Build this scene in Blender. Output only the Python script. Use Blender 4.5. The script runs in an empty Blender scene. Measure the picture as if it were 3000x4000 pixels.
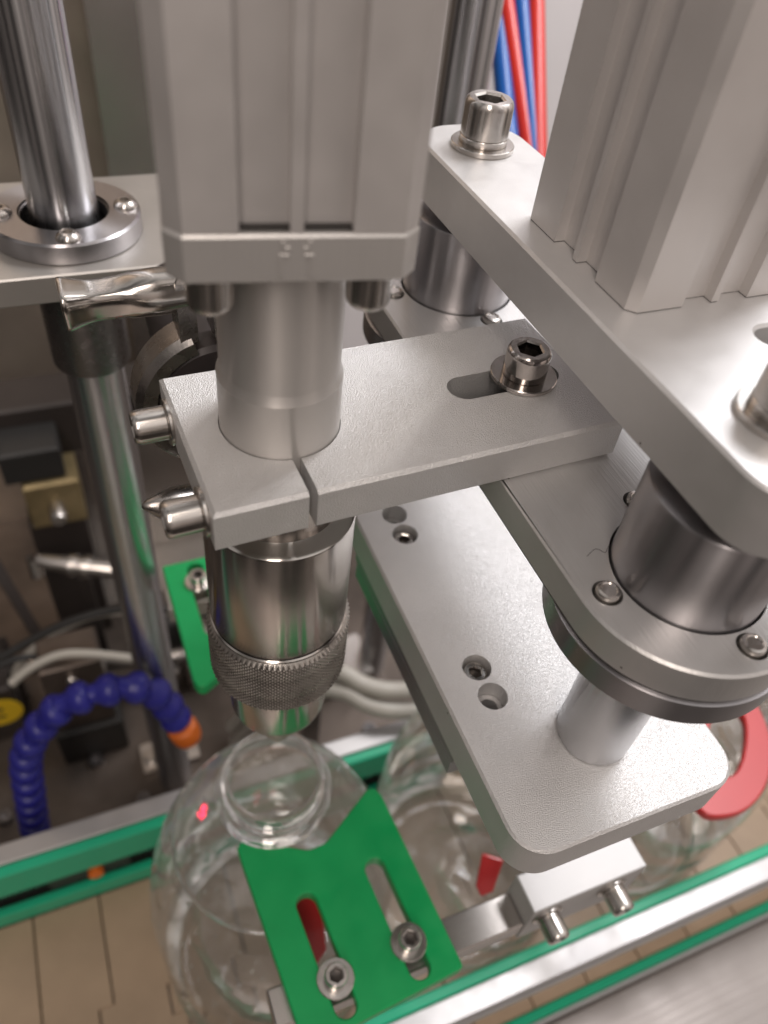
import bpy, bmesh, math, random
from mathutils import Vector, Matrix
from mathutils.geometry import tessellate_polygon
random.seed(7)
S = 0.001                      # everything below is written in millimetres
PI = math.pi
scene = bpy.context.scene
COL = scene.collection

# ------------------------------------------------------------------ camera
camd = bpy.data.cameras.new('camera'); cam = bpy.data.objects.new('camera', camd); COL.objects.link(cam)
xr = Vector((0.9253533, -0.36587076, 0.09929682))      # image right in world axes
dn = Vector((-0.20062812, -0.69485264, -0.69059986))   # image down
fw = Vector((0.32166695, 0.61912713, -0.71638815))     # viewing direction
m = Matrix((xr, -dn, -fw)).transposed().to_4x4(); m.translation = Vector((0, 0, 137.1)) * S
cam.matrix_world = m
camd.sensor_fit = 'VERTICAL'; camd.sensor_height = 24.0; camd.lens = 24.0 * 3092.5 / 4000.0
camd.clip_start = 0.01; camd.clip_end = 20
camd.dof.use_dof = True; camd.dof.focus_distance = 0.232; camd.dof.aperture_fstop = camd.lens / 3.2
scene.camera = cam
# ------------------------------------------------------------------ room light
W = bpy.data.worlds.new('World'); scene.world = W; W.use_nodes = True
nt = W.node_tree; bg = nt.nodes['Background']
tc = nt.nodes.new('ShaderNodeTexCoord'); sp = nt.nodes.new('ShaderNodeSeparateXYZ'); rp = nt.nodes.new('ShaderNodeValToRGB')
mr = nt.nodes.new('ShaderNodeMapRange'); mr.inputs[1].default_value = -1
nt.links.new(tc.outputs['Generated'], sp.inputs[0]); nt.links.new(sp.outputs[2], mr.inputs[0])
nt.links.new(mr.outputs[0], rp.inputs[0])
wm = nt.nodes.new('ShaderNodeMapping'); wm.inputs['Scale'].default_value = (3.4, 3.4, 0.7); nt.links.new(tc.outputs['Generated'], wm.inputs['Vector'])
wn_ = nt.nodes.new('ShaderNodeTexNoise'); wn_.inputs['Scale'].default_value = 1.0; wn_.inputs['Detail'].default_value = 2; nt.links.new(wm.outputs['Vector'], wn_.inputs['Vector'])
wr = nt.nodes.new('ShaderNodeMapRange'); wr.inputs[1].default_value = 0.36; wr.inputs[2].default_value = 0.62; wr.inputs[3].default_value = 0.10; wr.inputs[4].default_value = 1.75
nt.links.new(wn_.outputs['Fac'], wr.inputs[0])
ws = nt.nodes.new('ShaderNodeVectorMath'); ws.operation = 'SCALE'; nt.links.new(rp.outputs[0], ws.inputs[0]); wx = nt.nodes.new('ShaderNodeMapRange'); wx.inputs[1].default_value = -1; wx.inputs[3].default_value = 0.35; wx.inputs[4].default_value = 1.55
nt.links.new(sp.outputs[0], wx.inputs[0]); wmul = nt.nodes.new('ShaderNodeMath'); wmul.operation = 'MULTIPLY'
nt.links.new(wr.outputs[0], wmul.inputs[0]); nt.links.new(wx.outputs[0], wmul.inputs[1]); nt.links.new(wmul.outputs[0], ws.inputs['Scale'])
nt.links.new(ws.outputs[0], bg.inputs[0])
e = rp.color_ramp.elements
e[0].position = 0.30; e[0].color = (0.085, 0.070, 0.060, 1)
e[1].position = 0.95; e[1].color = (0.66, 0.63, 0.61, 1)
k = e.new(0.52); k.color = (0.42, 0.35, 0.315, 1)
bg.inputs[1].default_value = 0.82
def area(name, loc, target, sx, sy, power, col):
    l = bpy.data.lights.new(name, 'AREA'); l.shape = 'RECTANGLE'; l.size = sx; l.size_y = sy; l.energy = power; l.color = col
    o = bpy.data.objects.new(name, l); COL.objects.link(o); o.location = loc
    o.rotation_euler = (Vector(target) - Vector(loc)).to_track_quat('-Z', 'Y').to_euler()
    return o
area('workshop_lamp_light', (0.68, 0.38, 0.85), (0.13, 0.12, -0.06), 0.28, 0.26, 7.6, (0.98, 0.97, 1.0))
area('workshop_window_light', (0.80, 0.44, 0.66), (0.14, 0.12, -0.06), 0.60, 0.40, 2.7, (0.94, 0.96, 1.0))
area('overhead_fill_light', (-0.45, -0.9, 1.3), (0.05, 0.2, -0.1), 0.35, 1.4, 17.0, (1.0, 0.88, 0.80))  # added warm fill from behind the camera, lightens the front faces
area('overhead_fill_light', (1.0, 0.9, 1.7), (0.15, 0.2, -0.1), 0.12, 1.3, 9.0, (1.0, 0.95, 0.90))
vs = scene.view_settings; vs.view_transform = 'Standard'; vs.look = 'None'; vs.exposure = -0.10; vs.gamma = 1.0; vs.use_curve_mapping = False
scene.cycles.max_bounces = 14; scene.cycles.transmission_bounces = 12; scene.cycles.glossy_bounces = 6
scene.cycles.transparent_max_bounces = 16; scene.cycles.use_denoising = True
scene.cycles.sample_clamp_indirect = 6.0

# ------------------------------------------------------------------ materials
MATS = {}
def mat(name, col, metal=0.0, rough=0.5, grain=0.0, gscale=900.0, streak=None, sstr=0.0, vary=0.0, vscale=30.0,
        gdist=0.0004, spec=0.5, trans=0.0, ior=1.45, alpha=1.0, aniso=0.0, emit=None, estr=0.0, sss=0.0, coat=0.0, rvary=0.0, speck=False):
    if name in MATS: return MATS[name]
    m = bpy.data.materials.new(name); m.use_nodes = True; t = m.node_tree; b = t.nodes['Principled BSDF']; L = t.links.new
    c = (*col, 1)
    b.inputs['Base Color'].default_value = c; b.inputs['Metallic'].default_value = metal; b.inputs['Roughness'].default_value = rough
    b.inputs['Specular IOR Level'].default_value = spec; b.inputs['Transmission Weight'].default_value = trans; b.inputs['IOR'].default_value = ior
    b.inputs['Coat Weight'].default_value = coat
    if sss: b.inputs['Subsurface Weight'].default_value = sss; b.inputs['Subsurface Scale'].default_value = 0.003
    if aniso:
        b.inputs['Anisotropic'].default_value = aniso; b.inputs['Anisotropic Rotation'].default_value = 0.25
        tg = t.nodes.new('ShaderNodeTangent'); tg.direction_type = 'RADIAL'; tg.axis = 'Z'; L(tg.outputs[0], b.inputs['Tangent'])
    if emit: b.inputs['Emission Color'].default_value = (*emit, 1); b.inputs['Emission Strength'].default_value = estr
    tcn = t.nodes.new('ShaderNodeTexCoord'); P = tcn.outputs['Object']
    def noise(scale, detail=3, vec=P, rg=0.55):
        n = t.nodes.new('ShaderNodeTexNoise'); n.inputs['Scale'].default_value = scale; n.inputs['Detail'].default_value = detail
        n.inputs['Roughness'].default_value = rg; L(vec, n.inputs['Vector']); return n.outputs['Fac']
    nrm = None
    if grain:
        bp = t.nodes.new('ShaderNodeBump'); bp.inputs['Strength'].default_value = grain; bp.inputs['Distance'].default_value = gdist
        L(noise(gscale, 1), bp.inputs['Height']); nrm = bp.outputs['Normal']
    if streak:
        mp = t.nodes.new('ShaderNodeMapping'); mp.inputs['Scale'].default_value = streak; L(P, mp.inputs['Vector'])
        bp = t.nodes.new('ShaderNodeBump'); bp.inputs['Strength'].default_value = sstr; bp.inputs['Distance'].default_value = 0.0003
        L(noise(1.0, 2, mp.outputs['Vector']), bp.inputs['Height'])
        if nrm: L(nrm, bp.inputs['Normal'])
        nrm = bp.outputs['Normal']
    if nrm: L(nrm, b.inputs['Normal'])
    if vary:
        f = noise(vscale, 3, P, 0.62)
        r = t.nodes.new('ShaderNodeMapRange'); r.inputs[1].default_value = 0.25; r.inputs[2].default_value = 0.75
        r.inputs[3].default_value = 1 - vary; r.inputs[4].default_value = 1 + vary; L(f, r.inputs[0])
        mx = t.nodes.new('ShaderNodeVectorMath'); mx.operation = 'SCALE'; mx.inputs[0].default_value = col; L(r.outputs[0], mx.inputs['Scale'])
        L(mx.outputs[0], b.inputs['Base Color'])
    if speck:
        vo = t.nodes.new('ShaderNodeTexVoronoi'); vo.inputs['Scale'].default_value = 75; L(P, vo.inputs['Vector'])
        vo.inputs['Randomness'].default_value = 1.0
        nn = noise(700, 0); ad = t.nodes.new('ShaderNodeMath'); ad.operation = 'MULTIPLY_ADD'; L(nn, ad.inputs[0]); ad.inputs[1].default_value = 0.05; L(vo.outputs['Distance'], ad.inputs[2])
        pick = t.nodes.new('ShaderNodeSeparateColor'); L(vo.outputs['Color'], pick.inputs[0])
        th = t.nodes.new('ShaderNodeMapRange'); th.inputs[1].default_value = 0.35; th.inputs[2].default_value = 0.75; th.inputs[3].default_value = 0.0; th.inputs[4].default_value = 0.034; L(pick.outputs[0], th.inputs[0])
        lt = t.nodes.new('ShaderNodeMath'); lt.operation = 'LESS_THAN'; sb = t.nodes.new('ShaderNodeMath'); sb.operation = 'SUBTRACT'; L(ad.outputs[0], sb.inputs[0]); sb.inputs[1].default_value = 0.022
        L(sb.outputs[0], lt.inputs[0]); L(th.outputs[0], lt.inputs[1])
        mxs = t.nodes.new('ShaderNodeMix'); mxs.data_type = 'RGBA'; L(lt.outputs[0], mxs.inputs['Factor'])
        src = b.inputs['Base Color'].links[0].from_socket if b.inputs['Base Color'].links else None
        if src: L(src, mxs.inputs['A'])
        else: mxs.inputs['A'].default_value = c
        mxs.inputs['B'].default_value = (0.12, 0.11, 0.10, 1); L(mxs.outputs['Result'], b.inputs['Base Color'])
    if rvary:
        r = t.nodes.new('ShaderNodeMapRange'); r.inputs[1].default_value = 0.3; r.inputs[2].default_value = 0.7
        r.inputs[3].default_value = max(0.01, rough - rvary); r.inputs[4].default_value = rough + rvary
        L(noise(vscale * 1.7 + 11, 2), r.inputs[0]); L(r.outputs[0], b.inputs['Roughness'])
    MATS[name] = m; return m
blast = mat('bead_blasted_aluminium', (0.64, 0.63, 0.622), 0.62, 0.43, grain=0.8, gscale=2700, vary=0.05, vscale=45, rvary=0.04, speck=True)
blastf = mat('fine_blasted_aluminium', (0.58, 0.568, 0.56), 0.55, 0.43, grain=0.12, gscale=2600, vary=0.04, vscale=60, rvary=0.05, speck=True)
extr = mat('anodised_extrusion', (0.60, 0.575, 0.56), 0.50, 0.44, grain=0.07, gscale=2500, streak=(500, 500, 12), sstr=0.05, vary=0.05, vscale=40, rvary=0.05, speck=True)
capm = mat('brushed_cap_aluminium', (0.60, 0.58, 0.56), 0.6, 0.42, grain=0.05, gscale=2000, streak=(900, 900, 25), sstr=0.20, vary=0.05)
mill = mat('milled_aluminium', (0.60, 0.59, 0.58), 0.70, 0.38, grain=0.05, gscale=2500, streak=(1500, 45, 200), sstr=0.34, vary=0.05, rvary=0.05, speck=True)
turned = mat('turned_aluminium', (0.62, 0.595, 0.57), 0.78, 0.43, aniso=0.80, vary=0.04)
chrome = mat('polished_stainless', (0.58, 0.545, 0.51), 1.0, 0.19, aniso=0.92, vary=0.06, vscale=80)
bolt_m = mat('bright_bolt_steel', (0.55, 0.52, 0.49), 1.0, 0.24, aniso=0.7, vary=0.08, vscale=300)
dark_m = mat('black_oxide_steel', (0.16, 0.15, 0.15), 0.9, 0.30, grain=0.03, gscale=1500, vary=0.1, vscale=200, rvary=0.06)
ground_m = mat('ground_bearing_steel', (0.42, 0.405, 0.415), 1.0, 0.30, aniso=0.92, vary=0.07, vscale=50)
rod_m = mat('hard_chrome_rod', (0.55, 0.55, 0.565), 1.0, 0.22, aniso=0.94, vary=0.03, vscale=40)
knurl_m = mat('knurled_nickel', (0.42, 0.395, 0.365), 1.0, 0.30, vary=0.12, vscale=160, rvary=0.08)
cast_m = mat('cast_stainless', (0.36, 0.335, 0.315), 1.0, 0.28, grain=0.12, gscale=500, vary=0.18, vscale=120, rvary=0.06)
wing_m = mat('polished_casting', (0.50, 0.47, 0.44), 1.0, 0.17, vary=0.10, vscale=160)
socket_m = mat('shaded_recess_steel', (0.11, 0.098, 0.09), 0.9, 0.38, vary=0.3, vscale=400)  # darker than the bolt heads: shade inside the hex put into the colour
green_m = mat('green_nylon', (0.005, 0.31, 0.085), 0.0, 0.40, grain=0.10, gscale=260, vary=0.09, vscale=45, rvary=0.12)
teal_m = mat('teal_guide_plastic', (0.010, 0.36, 0.19), 0.0, 0.33, vary=0.05, vscale=30)
red_m = mat('red_plastic', (0.42, 0.020, 0.020), 0.0, 0.35, vary=0.06, vscale=30, coat=0.2)
tan_m = mat('tan_acetal', (0.36, 0.255, 0.172), 0.0, 0.40, grain=0.03, gscale=500, vary=0.10, vscale=28, rvary=0.06)
blue_m = mat('blue_hose_plastic', (0.018, 0.017, 0.19), 0.0, 0.36, vary=0.12, vscale=120)
orange_m = mat('orange_nozzle_plastic', (0.62, 0.14, 0.018), 0.0, 0.42, vary=0.05)
rubber_m = mat('black_rubber', (0.02, 0.019, 0.018), 0.0, 0.5)
white_m = mat('white_nylon_tube', (0.40, 0.375, 0.33), 0.0, 0.4)
brass_m = mat('dull_brass', (0.24, 0.185, 0.095), 0.6, 0.45, vary=0.2, vscale=90)
yellow_m = mat('yellow_sticker', (0.72, 0.48, 0.02), 0.0, 0.45)
base_m = mat('dark_brushed_steel', (0.115, 0.092, 0.077), 0.65, 0.40, streak=(10, 600, 10), sstr=0.2, vary=0.45, vscale=14, rvary=0.08)
panel_m = mat('warm_brushed_steel', (0.40, 0.345, 0.29), 0.75, 0.36, streak=(700, 10, 12), sstr=0.12, vary=0.35, vscale=7, rvary=0.08)
paint_m = mat('pale_grey_paint', (0.80, 0.775, 0.785), 0.0, 0.5, vary=0.03, vscale=8)
beam_m = mat('brown_black_paint', (0.035, 0.028, 0.025), 0.2, 0.5, vary=0.25, vscale=14)
sheet_m = mat('dull_stainless_sheet', (0.54, 0.505, 0.475), 0.95, 0.27, grain=0.05, gscale=800, streak=(8, 500, 500), sstr=0.06, vary=0.06)
railal_m = mat('rail_aluminium', (0.47, 0.455, 0.45), 0.85, 0.42, streak=(6, 700, 700), sstr=0.10, vary=0.06, rvary=0.05)
dull_m = mat('dull_warm_aluminium', (0.46, 0.44, 0.415), 0.7, 0.42, grain=0.06, gscale=2000, vary=0.08)
gasket_m = mat('dark_red_gasket', (0.035, 0.028, 0.027), 0.2, 0.45, vary=0.2, vscale=90)
block_m = mat('matt_silver_block', (0.46, 0.45, 0.445), 0.5, 0.55, grain=0.1, gscale=2500, vary=0.04)
slide_m = mat('grey_anodised_slide', (0.30, 0.30, 0.295), 0.8, 0.38, grain=0.05, gscale=2000, vary=0.06)
frame_m = mat('dull_frame_steel', (0.28, 0.25, 0.232), 0.7, 0.42, streak=(6, 260, 260), sstr=0.5, vary=0.15, vscale=9, rvary=0.08)
tubeb_m = mat('blue_air_tube', (0.0, 0.080, 0.34), 0.0, 0.35)
tuber_m = mat('red_air_tube', (0.55, 0.020, 0.010), 0.0, 0.35)
def pet(name='clear_plastic', gain=0.75, haze=0.035, bump=0.42):
    m = bpy.data.materials.new(name); m.use_nodes = True; t = m.node_tree; L = t.links.new
    for n_ in list(t.nodes):
        if n_.type != 'OUTPUT_MATERIAL': t.nodes.remove(n_)
    out = [n_ for n_ in t.nodes][0]
    N = lambda k: t.nodes.new(k)
    tcn = N('ShaderNodeTexCoord'); n1 = N('ShaderNodeTexNoise'); n1.inputs['Scale'].default_value = 34; n1.inputs['Detail'].default_value = 1; n1.inputs['Distortion'].default_value = 0.8
    L(tcn.outputs['Object'], n1.inputs['Vector'])
    bp_ = N('ShaderNodeBump'); bp_.inputs['Strength'].default_value = bump; bp_.inputs['Distance'].default_value = 0.0035; L(n1.outputs['Fac'], bp_.inputs['Height'])
    gl = N('ShaderNodeBsdfGlossy'); gl.inputs['Roughness'].default_value = 0.06; gl.inputs['Color'].default_value = (1, 1, 1, 1); L(bp_.outputs['Normal'], gl.inputs['Normal'])
    tr = N('ShaderNodeBsdfTransparent'); tr.inputs['Color'].default_value = (0.955, 0.962, 0.96, 1)
    df = N('ShaderNodeBsdfDiffuse'); df.inputs['Color'].default_value = (0.8, 0.8, 0.8, 1); L(bp_.outputs['Normal'], df.inputs['Normal'])
    fr_ = N('ShaderNodeFresnel'); fr_.inputs['IOR'].default_value = 1.57; L(bp_.outputs['Normal'], fr_.inputs['Normal'])
    fm = N('ShaderNodeMath'); fm.operation = 'MULTIPLY_ADD'; L(fr_.outputs[0], fm.inputs[0]); fm.inputs[1].default_value = gain; fm.inputs[2].default_value = 0.02; fm.use_clamp = True
    m1 = N('ShaderNodeMixShader'); m1.inputs[0].default_value = haze; L(tr.outputs[0], m1.inputs[1]); L(df.outputs[0], m1.inputs[2])
    m2 = N('ShaderNodeMixShader'); L(fm.outputs[0], m2.inputs[0]); L(m1.outputs[0], m2.inputs[1]); L(gl.outputs[0], m2.inputs[2]); L(m2.outputs[0], out.inputs[0])
    return m
pet_m = pet(); neck_m = pet('clear_plastic_neck', 1.0, 0.09, 0.1)
drop_m = mat('water_drops', (0.98, 0.98, 0.98), 0.0, 0.03, trans=1.0, ior=1.33)
catch_film_m = mat('laser_catch_film', (0.30, 0.28, 0.28), 0.0, 0.4)  # for the film added so the red sensor spot shows on clear plastic
gap_dark_m = mat('dark_gap_fill', (0.03, 0.027, 0.025), 0.0, 0.8)  # near-black for seams and gaps, and for the painted-in slot shade

# ------------------------------------------------------------------ mesh helpers (all in mm)
def finish(verts, faces, angle=32, smooth=True):
    me = bpy.data.meshes.new('shape'); me.from_pydata([Vector(v) * S for v in verts], [], faces)
    bm = bmesh.new(); bm.from_mesh(me); bmesh.ops.recalc_face_normals(bm, faces=bm.faces); bm.to_mesh(me); bm.free()
    if smooth:
        me.polygons.foreach_set('use_smooth', [True] * len(me.polygons)); me.set_sharp_from_angle(angle=math.radians(angle))
    me.update(); return me
def merge(parts):
    V, Fc = [], []
    for v, f in parts:
        o = len(V); V += list(v); Fc += [tuple(i + o for i in q) for q in f]
    return V, Fc
def arc(cx, cy, r, a0, a1, n):
    return [(cx + r * math.cos(math.radians(a0 + (a1 - a0) * i / n)), cy + r * math.sin(math.radians(a0 + (a1 - a0) * i / n))) for i in range(n + 1)]
def circ(cx, cy, r, n=40): return arc(cx, cy, r, 0, 360 - 360 / n, n - 1)
def rrect(x0, y0, x1, y1, r, n=8):
    r = max(r, 0.01)
    return arc(x1 - r, y0 + r, r, -90, 0, n) + arc(x1 - r, y1 - r, r, 0, 90, n) + arc(x0 + r, y1 - r, r, 90, 180, n) + arc(x0 + r, y0 + r, r, 180, 270, n)
def slot(x0, x1, cy, r, n=14): return arc(x1, cy, r, -90, 90, n) + arc(x0, cy, r, 90, 270, n)
def fillet(pts, rads, n=6):
    out = []; N = len(pts)
    for i in range(N):
        p = Vector(pts[i]); r = rads[i] if isinstance(rads, (list, tuple)) else rads
        if r <= 0: out.append(tuple(p)); continue
        a = (Vector(pts[i - 1]) - p).normalized(); b = (Vector(pts[(i + 1) % N]) - p).normalized()
        ang = a.angle(b); d = r / math.tan(ang / 2)
        c = p + (a + b).normalized() * (r / math.sin(ang / 2)); s = p + a * d; t = p + b * d
        u = s - c; v = t - c; tot = u.angle_signed(v)
        for j in range(n + 1):
            th = -tot * j / n; out.append((c.x + u.x * math.cos(th) - u.y * math.sin(th), c.y + u.x * math.sin(th) + u.y * math.cos(th)))
    return out
def inset(loop, d):
    N = len(loop); out = []
    for i in range(N):
        p = Vector(loop[i]); a = p - Vector(loop[i - 1]); b = Vector(loop[(i + 1) % N]) - p
        if a.length < 1e-7: a = b
        if b.length < 1e-7: b = a
        na = Vector((-a.y, a.x)).normalized(); nb = Vector((-b.y, b.x)).normalized(); mth = na + nb
        if mth.length < 1e-6: out.append(tuple(p)); continue
        mth.normalize(); out.append(tuple(p + mth * (d / max(0.35, mth.dot(na)))))
    return out
def sarea(l): return sum(l[i - 1][0] * l[i][1] - l[i][0] * l[i - 1][1] for i in range(len(l)))
def prism_vf(outer, holes=(), z0=0, z1=1, bev=0.5, bot=None, hard=None):
    loops = [outer if sarea(outer) > 0 else outer[::-1]] + [(h[::-1] if sarea(h) > 0 else h) for h in holes]
    bb = bev if bot is None else bot
    levels = ([(bb, z0), (0, z0 + bb)] if bb > 0 else [(0, z0)]) + ([(0, z1 - bev), (bev, z1)] if bev > 0 else [(0, z1)])
    V, Fc = [], []; n = [len(l) for l in loops]; tot = sum(n)
    for d, z in levels:
        for l in loops:
            for p, q in zip(l, inset(l, d) if d else l):
                h = hard(p) if hard else False
                V.append((p[0], p[1], z) if h is True else ((p[0], q[1], z) if h == 'x' else (q[0], q[1], z)))
    for k in range(len(levels) - 1):
        o = 0
        for c in n:
            for i in range(c):
                a = k * tot + o + i; b = k * tot + o + (i + 1) % c; Fc.append((a, b, b + tot, a + tot))
            o += c
    for lev in (0, len(levels) - 1):
        pl, o = [], lev * tot
        for c in n: pl.append([Vector((V[o + i][0], V[o + i][1], 0)) for i in range(c)]); o += c
        for t in tessellate_polygon(pl): Fc.append(tuple(lev * tot + i for i in t))
    return V, Fc
def prism(outer, holes=(), z0=0, z1=1, bev=0.5, bot=None, angle=32, hard=None): return finish(*prism_vf(outer, holes, z0, z1, bev, bot, hard), angle=angle)
def box_vf(x0, y0, z0, x1, y1, z1, bev=0.4): return prism_vf([(x0, y0), (x1, y0), (x1, y1), (x0, y1)], (), z0, z1, bev)
def box(*a, **k): return finish(*box_vf(*a, **k))
def rings_vf(rings, n=64, close_top=True, close_bot=True):
    V, Fc = [], []
    for r, z in rings:
        for i in range(n):
            a = 2 * PI * i / n; rr = r(a) if callable(r) else r; V.append((rr * math.cos(a), rr * math.sin(a), z))
    for k in range(len(rings) - 1):
        for i in range(n):
            a = k * n + i; b = k * n + (i + 1) % n; Fc.append((a, b, b + n, a + n))
    if close_bot: Fc.append(tuple(range(n - 1, -1, -1)))
    if close_top: Fc.append(tuple(range((len(rings) - 1) * n, len(rings) * n)))
    return V, Fc
def lathe(rings, n=64, ct=True, cb=True, angle=30): return finish(*rings_vf(rings, n, ct, cb), angle=angle)
def xf(vf, M):
    v, f = vf; return [tuple(M @ Vector(p)) for p in v], f
def tube_vf(path, rad, n=16, caps=True):
    P = [Vector(p) for p in path]; V, Fc = [], []; up = Vector((0.13, 0.31, 0.94)); N = len(P); prev = None
    for i, p in enumerate(P):
        t = (P[min(i + 1, N - 1)] - P[max(i - 1, 0)]).normalized()
        u = (up if prev is None else prev); u = (u - t * u.dot(t)).normalized(); prev = u; w = t.cross(u)
        r = rad[i] if isinstance(rad, (list, tuple)) else rad
        for j in range(n):
            a = 2 * PI * j / n; V.append(tuple(p + (u * math.cos(a) + w * math.sin(a)) * r))
    for i in range(N - 1):
        for j in range(n):
            a = i * n + j; b = i * n + (j + 1) % n; Fc.append((a, b, b + n, a + n))
    if caps: Fc += [tuple(range(n)), tuple(range((N - 1) * n, N * n))]
    return V, Fc
def tube(path, rad, n=16): return finish(*tube_vf(path, rad, n), angle=40)
def spline(pts, k=8):
    P = [Vector(p) for p in pts]; out = []
    for i in range(len(P) - 1):
        a, b, c, d = P[max(i - 1, 0)], P[i], P[i + 1], P[min(i + 2, len(P) - 1)]
        for j in range(k):
            t = j / k; out.append(0.5 * ((2 * b) + (c - a) * t + (2 * a - 5 * b + 4 * c - d) * t * t + (3 * b - 3 * c + d - a) * t ** 3))
    return out + [P[-1]]

# ------------------------------------------------------------------ scene helpers
def thing(name, label, cat, loc=(0, 0, 0), rz=0.0, group=None):
    o = bpy.data.objects.new(name, None); COL.objects.link(o); o.empty_display_size = 0.01
    o.location = Vector(loc) * S; o.rotation_euler = (0, 0, math.radians(rz)); o['label'] = label; o['category'] = cat
    if group: o['group'] = group
    return o
def part(name, me, mt, parent, loc=(0, 0, 0), rot=(0, 0, 0), label=None, kind=None):
    if mt is not None and (len(me.materials) == 0): me.materials.append(mt)
    o = bpy.data.objects.new(name, me); COL.objects.link(o); o.parent = parent
    o.location = Vector(loc) * S; o.rotation_euler = tuple(math.radians(a) for a in rot)
    if label: o['label'] = label
    if kind: o['kind'] = kind
    return o
def single(name, me, mt, label, cat, loc=(0, 0, 0), rot=(0, 0, 0), group=None):
    o = part(name, me, mt, None, loc, rot); o['label'] = label; o['category'] = cat
    if group: o['group'] = group
    return o
def struct(name, me, mt, loc=(0, 0, 0)):
    o = part(name, me, mt, None, loc); o['kind'] = 'structure'; return o
def hexr(af, a):  # radius of a hexagon with inscribed radius af at angle a
    t = (a % (PI / 3)) - PI / 6; return af / math.cos(t)
BOLT = {}
def bolt_mesh(d, h, af):
    key = (d, h, af)
    if key not in BOLT:
        r = d / 2; H = lambda k: (lambda a: hexr(af / 2 * k, a))
        head = lathe([(r * 0.97, 0), (r, 0.03 * h), (r, h * 0.80), (r * 0.985, h * 0.88), (r * 0.94, h * 0.95), (r * 0.86, h), (H(1.14), h), (H(1.0), h * 0.94), (H(1.0), h * 0.72)], 60, ct=False, angle=24)
        rec = lathe([(H(0.985), h * 0.735), (H(0.985), h * 0.45), (af * 0.2, h * 0.38)], 60, cb=False, angle=25)
        BOLT[key] = (head, rec)
    return BOLT[key]
def ring(ro, ri, h, n=56, c=0.25):
    V, Fc = rings_vf([(ri, 0), (ro - c, 0), (ro, c), (ro, h - c), (ro - c, h), (ri, h)], n, False, False)
    return finish(V, Fc + [tuple([(5 * n + i), (5 * n + (i + 1) % n), ((i + 1) % n), i]) for i in range(n)], angle=34)
RING = {}
def ringc(ro, ri, h):
    if (ro, ri, h) not in RING: RING[(ro, ri, h)] = ring(ro, ri, h)
    return RING[(ro, ri, h)]
def bolt(parent, loc, d, h, af, rot=(0, 0, 0), washer=None, spring=None, mt=None, spin=0, lift=0.0):
    """socket head bolt: head > hex_recess, washer, spring_washer ; loc is the seat"""
    hm, rm = bolt_mesh(d, h, af); R = Matrix.Rotation(math.radians(rot[2]), 4, 'Z') @ Matrix.Rotation(math.radians(rot[1]), 4, 'Y') @ Matrix.Rotation(math.radians(rot[0]), 4, 'X')
    z = lift + (washer[2] if washer else 0) + (spring[2] if spring else 0)
    o = part('bolt', hm, mt or bolt_m, parent, Vector(loc) + (R @ Vector((0, 0, z))), (rot[0], rot[1], rot[2] + spin))
    part('hex_recess', rm, socket_m, o)
    zz = -z + lift
    if washer: part('washer', ringc(*washer), bolt_m if mt is None else mt, o, (0, 0, zz)); zz += washer[2]
    if spring: part('spring_washer', ringc(*spring), bolt_m if mt is None else mt, o, (0, 0, zz))
    return o

# ================================================================== the setting
struct('machine_base', box(-420, 250, -500, 700, 660, -492, bev=0), base_m)
struct('back_panel', box(-420, 640, -492, 250, 646, 600, bev=0), panel_m)
single('reflection_strip', box(52, 630, -492, 96, 639.5, 600, bev=1), sheet_m, 'added pale vertical strip standing in for a reflection on the panel behind the left rod', 'reflection strip')  # strip added for the soft reflection band on the steel panel
struct('back_wall', box(252, 700, -492, 1100, 706, 700, bev=0), paint_m)
struct('machine_frame_panel', box(-420, -160, -486, 700, 49, -470, bev=0.6), frame_m)

# ================================================================== conveyor belt
belt = thing('conveyor_belt', 'tan plastic chain conveyor belt running under the bottles between the green rails', 'conveyor', (0, 144, -460))
X0, PITCH = -273.8, 42.76
seamy = [(-84, 0), (-60, 0), (-60, -9), (-24, -9), (-24, 0), (-5, 0), (-5, -9), (14, -9), (14, 0), (84, 0)]
lk = [(x + 0.5, y) for y, x in seamy] + [(x + PITCH - 0.5, y) for y, x in seamy[::-1]]
linkm = prism(lk, (), -5, 0, bev=0.5)
for i in range(18): part('link', linkm, tan_m, belt, (X0 + i * PITCH, 0, 0))
part('wear_strip', box(-420, -90, -8, 600, 90, -5.2, bev=0), dark_m, belt)

def guide_rail(name, label, y, sgn):
    t = thing(name, label, 'guide rail', (100, y, -460), 0, 'conveyor guide rails')
    a, b = sorted((sgn * 7.2, sgn * 20)); part('aluminium_channel', box(-520, a, 48, 480, b, 79, bev=0.7), railal_m, t)
    a, b = sorted((0, sgn * 7)); part('green_strip', box(-520, a, 47, 480, b, 78, bev=1.2), teal_m, t)
    if sgn > 0:
        part('green_strip', box(-520, 0, 1, 480, 6, 18.5, bev=1.0), teal_m, t)
        part('backing_plate', box(-520, 9.2, 0.5, 480, 11, 46, bev=0.3), dark_m, t)
    else:
        part('rail_lip', box(-520, -21.6, 64, 480, -20.2, 70, bev=0.3), railal_m, t)
    return t
guide_rail('guide_rail', 'silver guide rail faced with green strips behind the bottles', 228, 1)
guide_rail('guide_rail', 'silver guide rail with green strip nearest the camera, at lower right', 82, -1)
fr = thing('conveyor_skirt', 'brushed steel conveyor side skirt edged in green along the bottom right corner', 'conveyor skirt', (100, 55, -470))
part('green_strip', box(-520, -1.5, -10, 480, 4.5, 11, bev=0.8), teal_m, fr)
part('steel_edge', box(-520, -4.5, -10, 480, -1.8, 9, bev=0.5), railal_m, fr)

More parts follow.
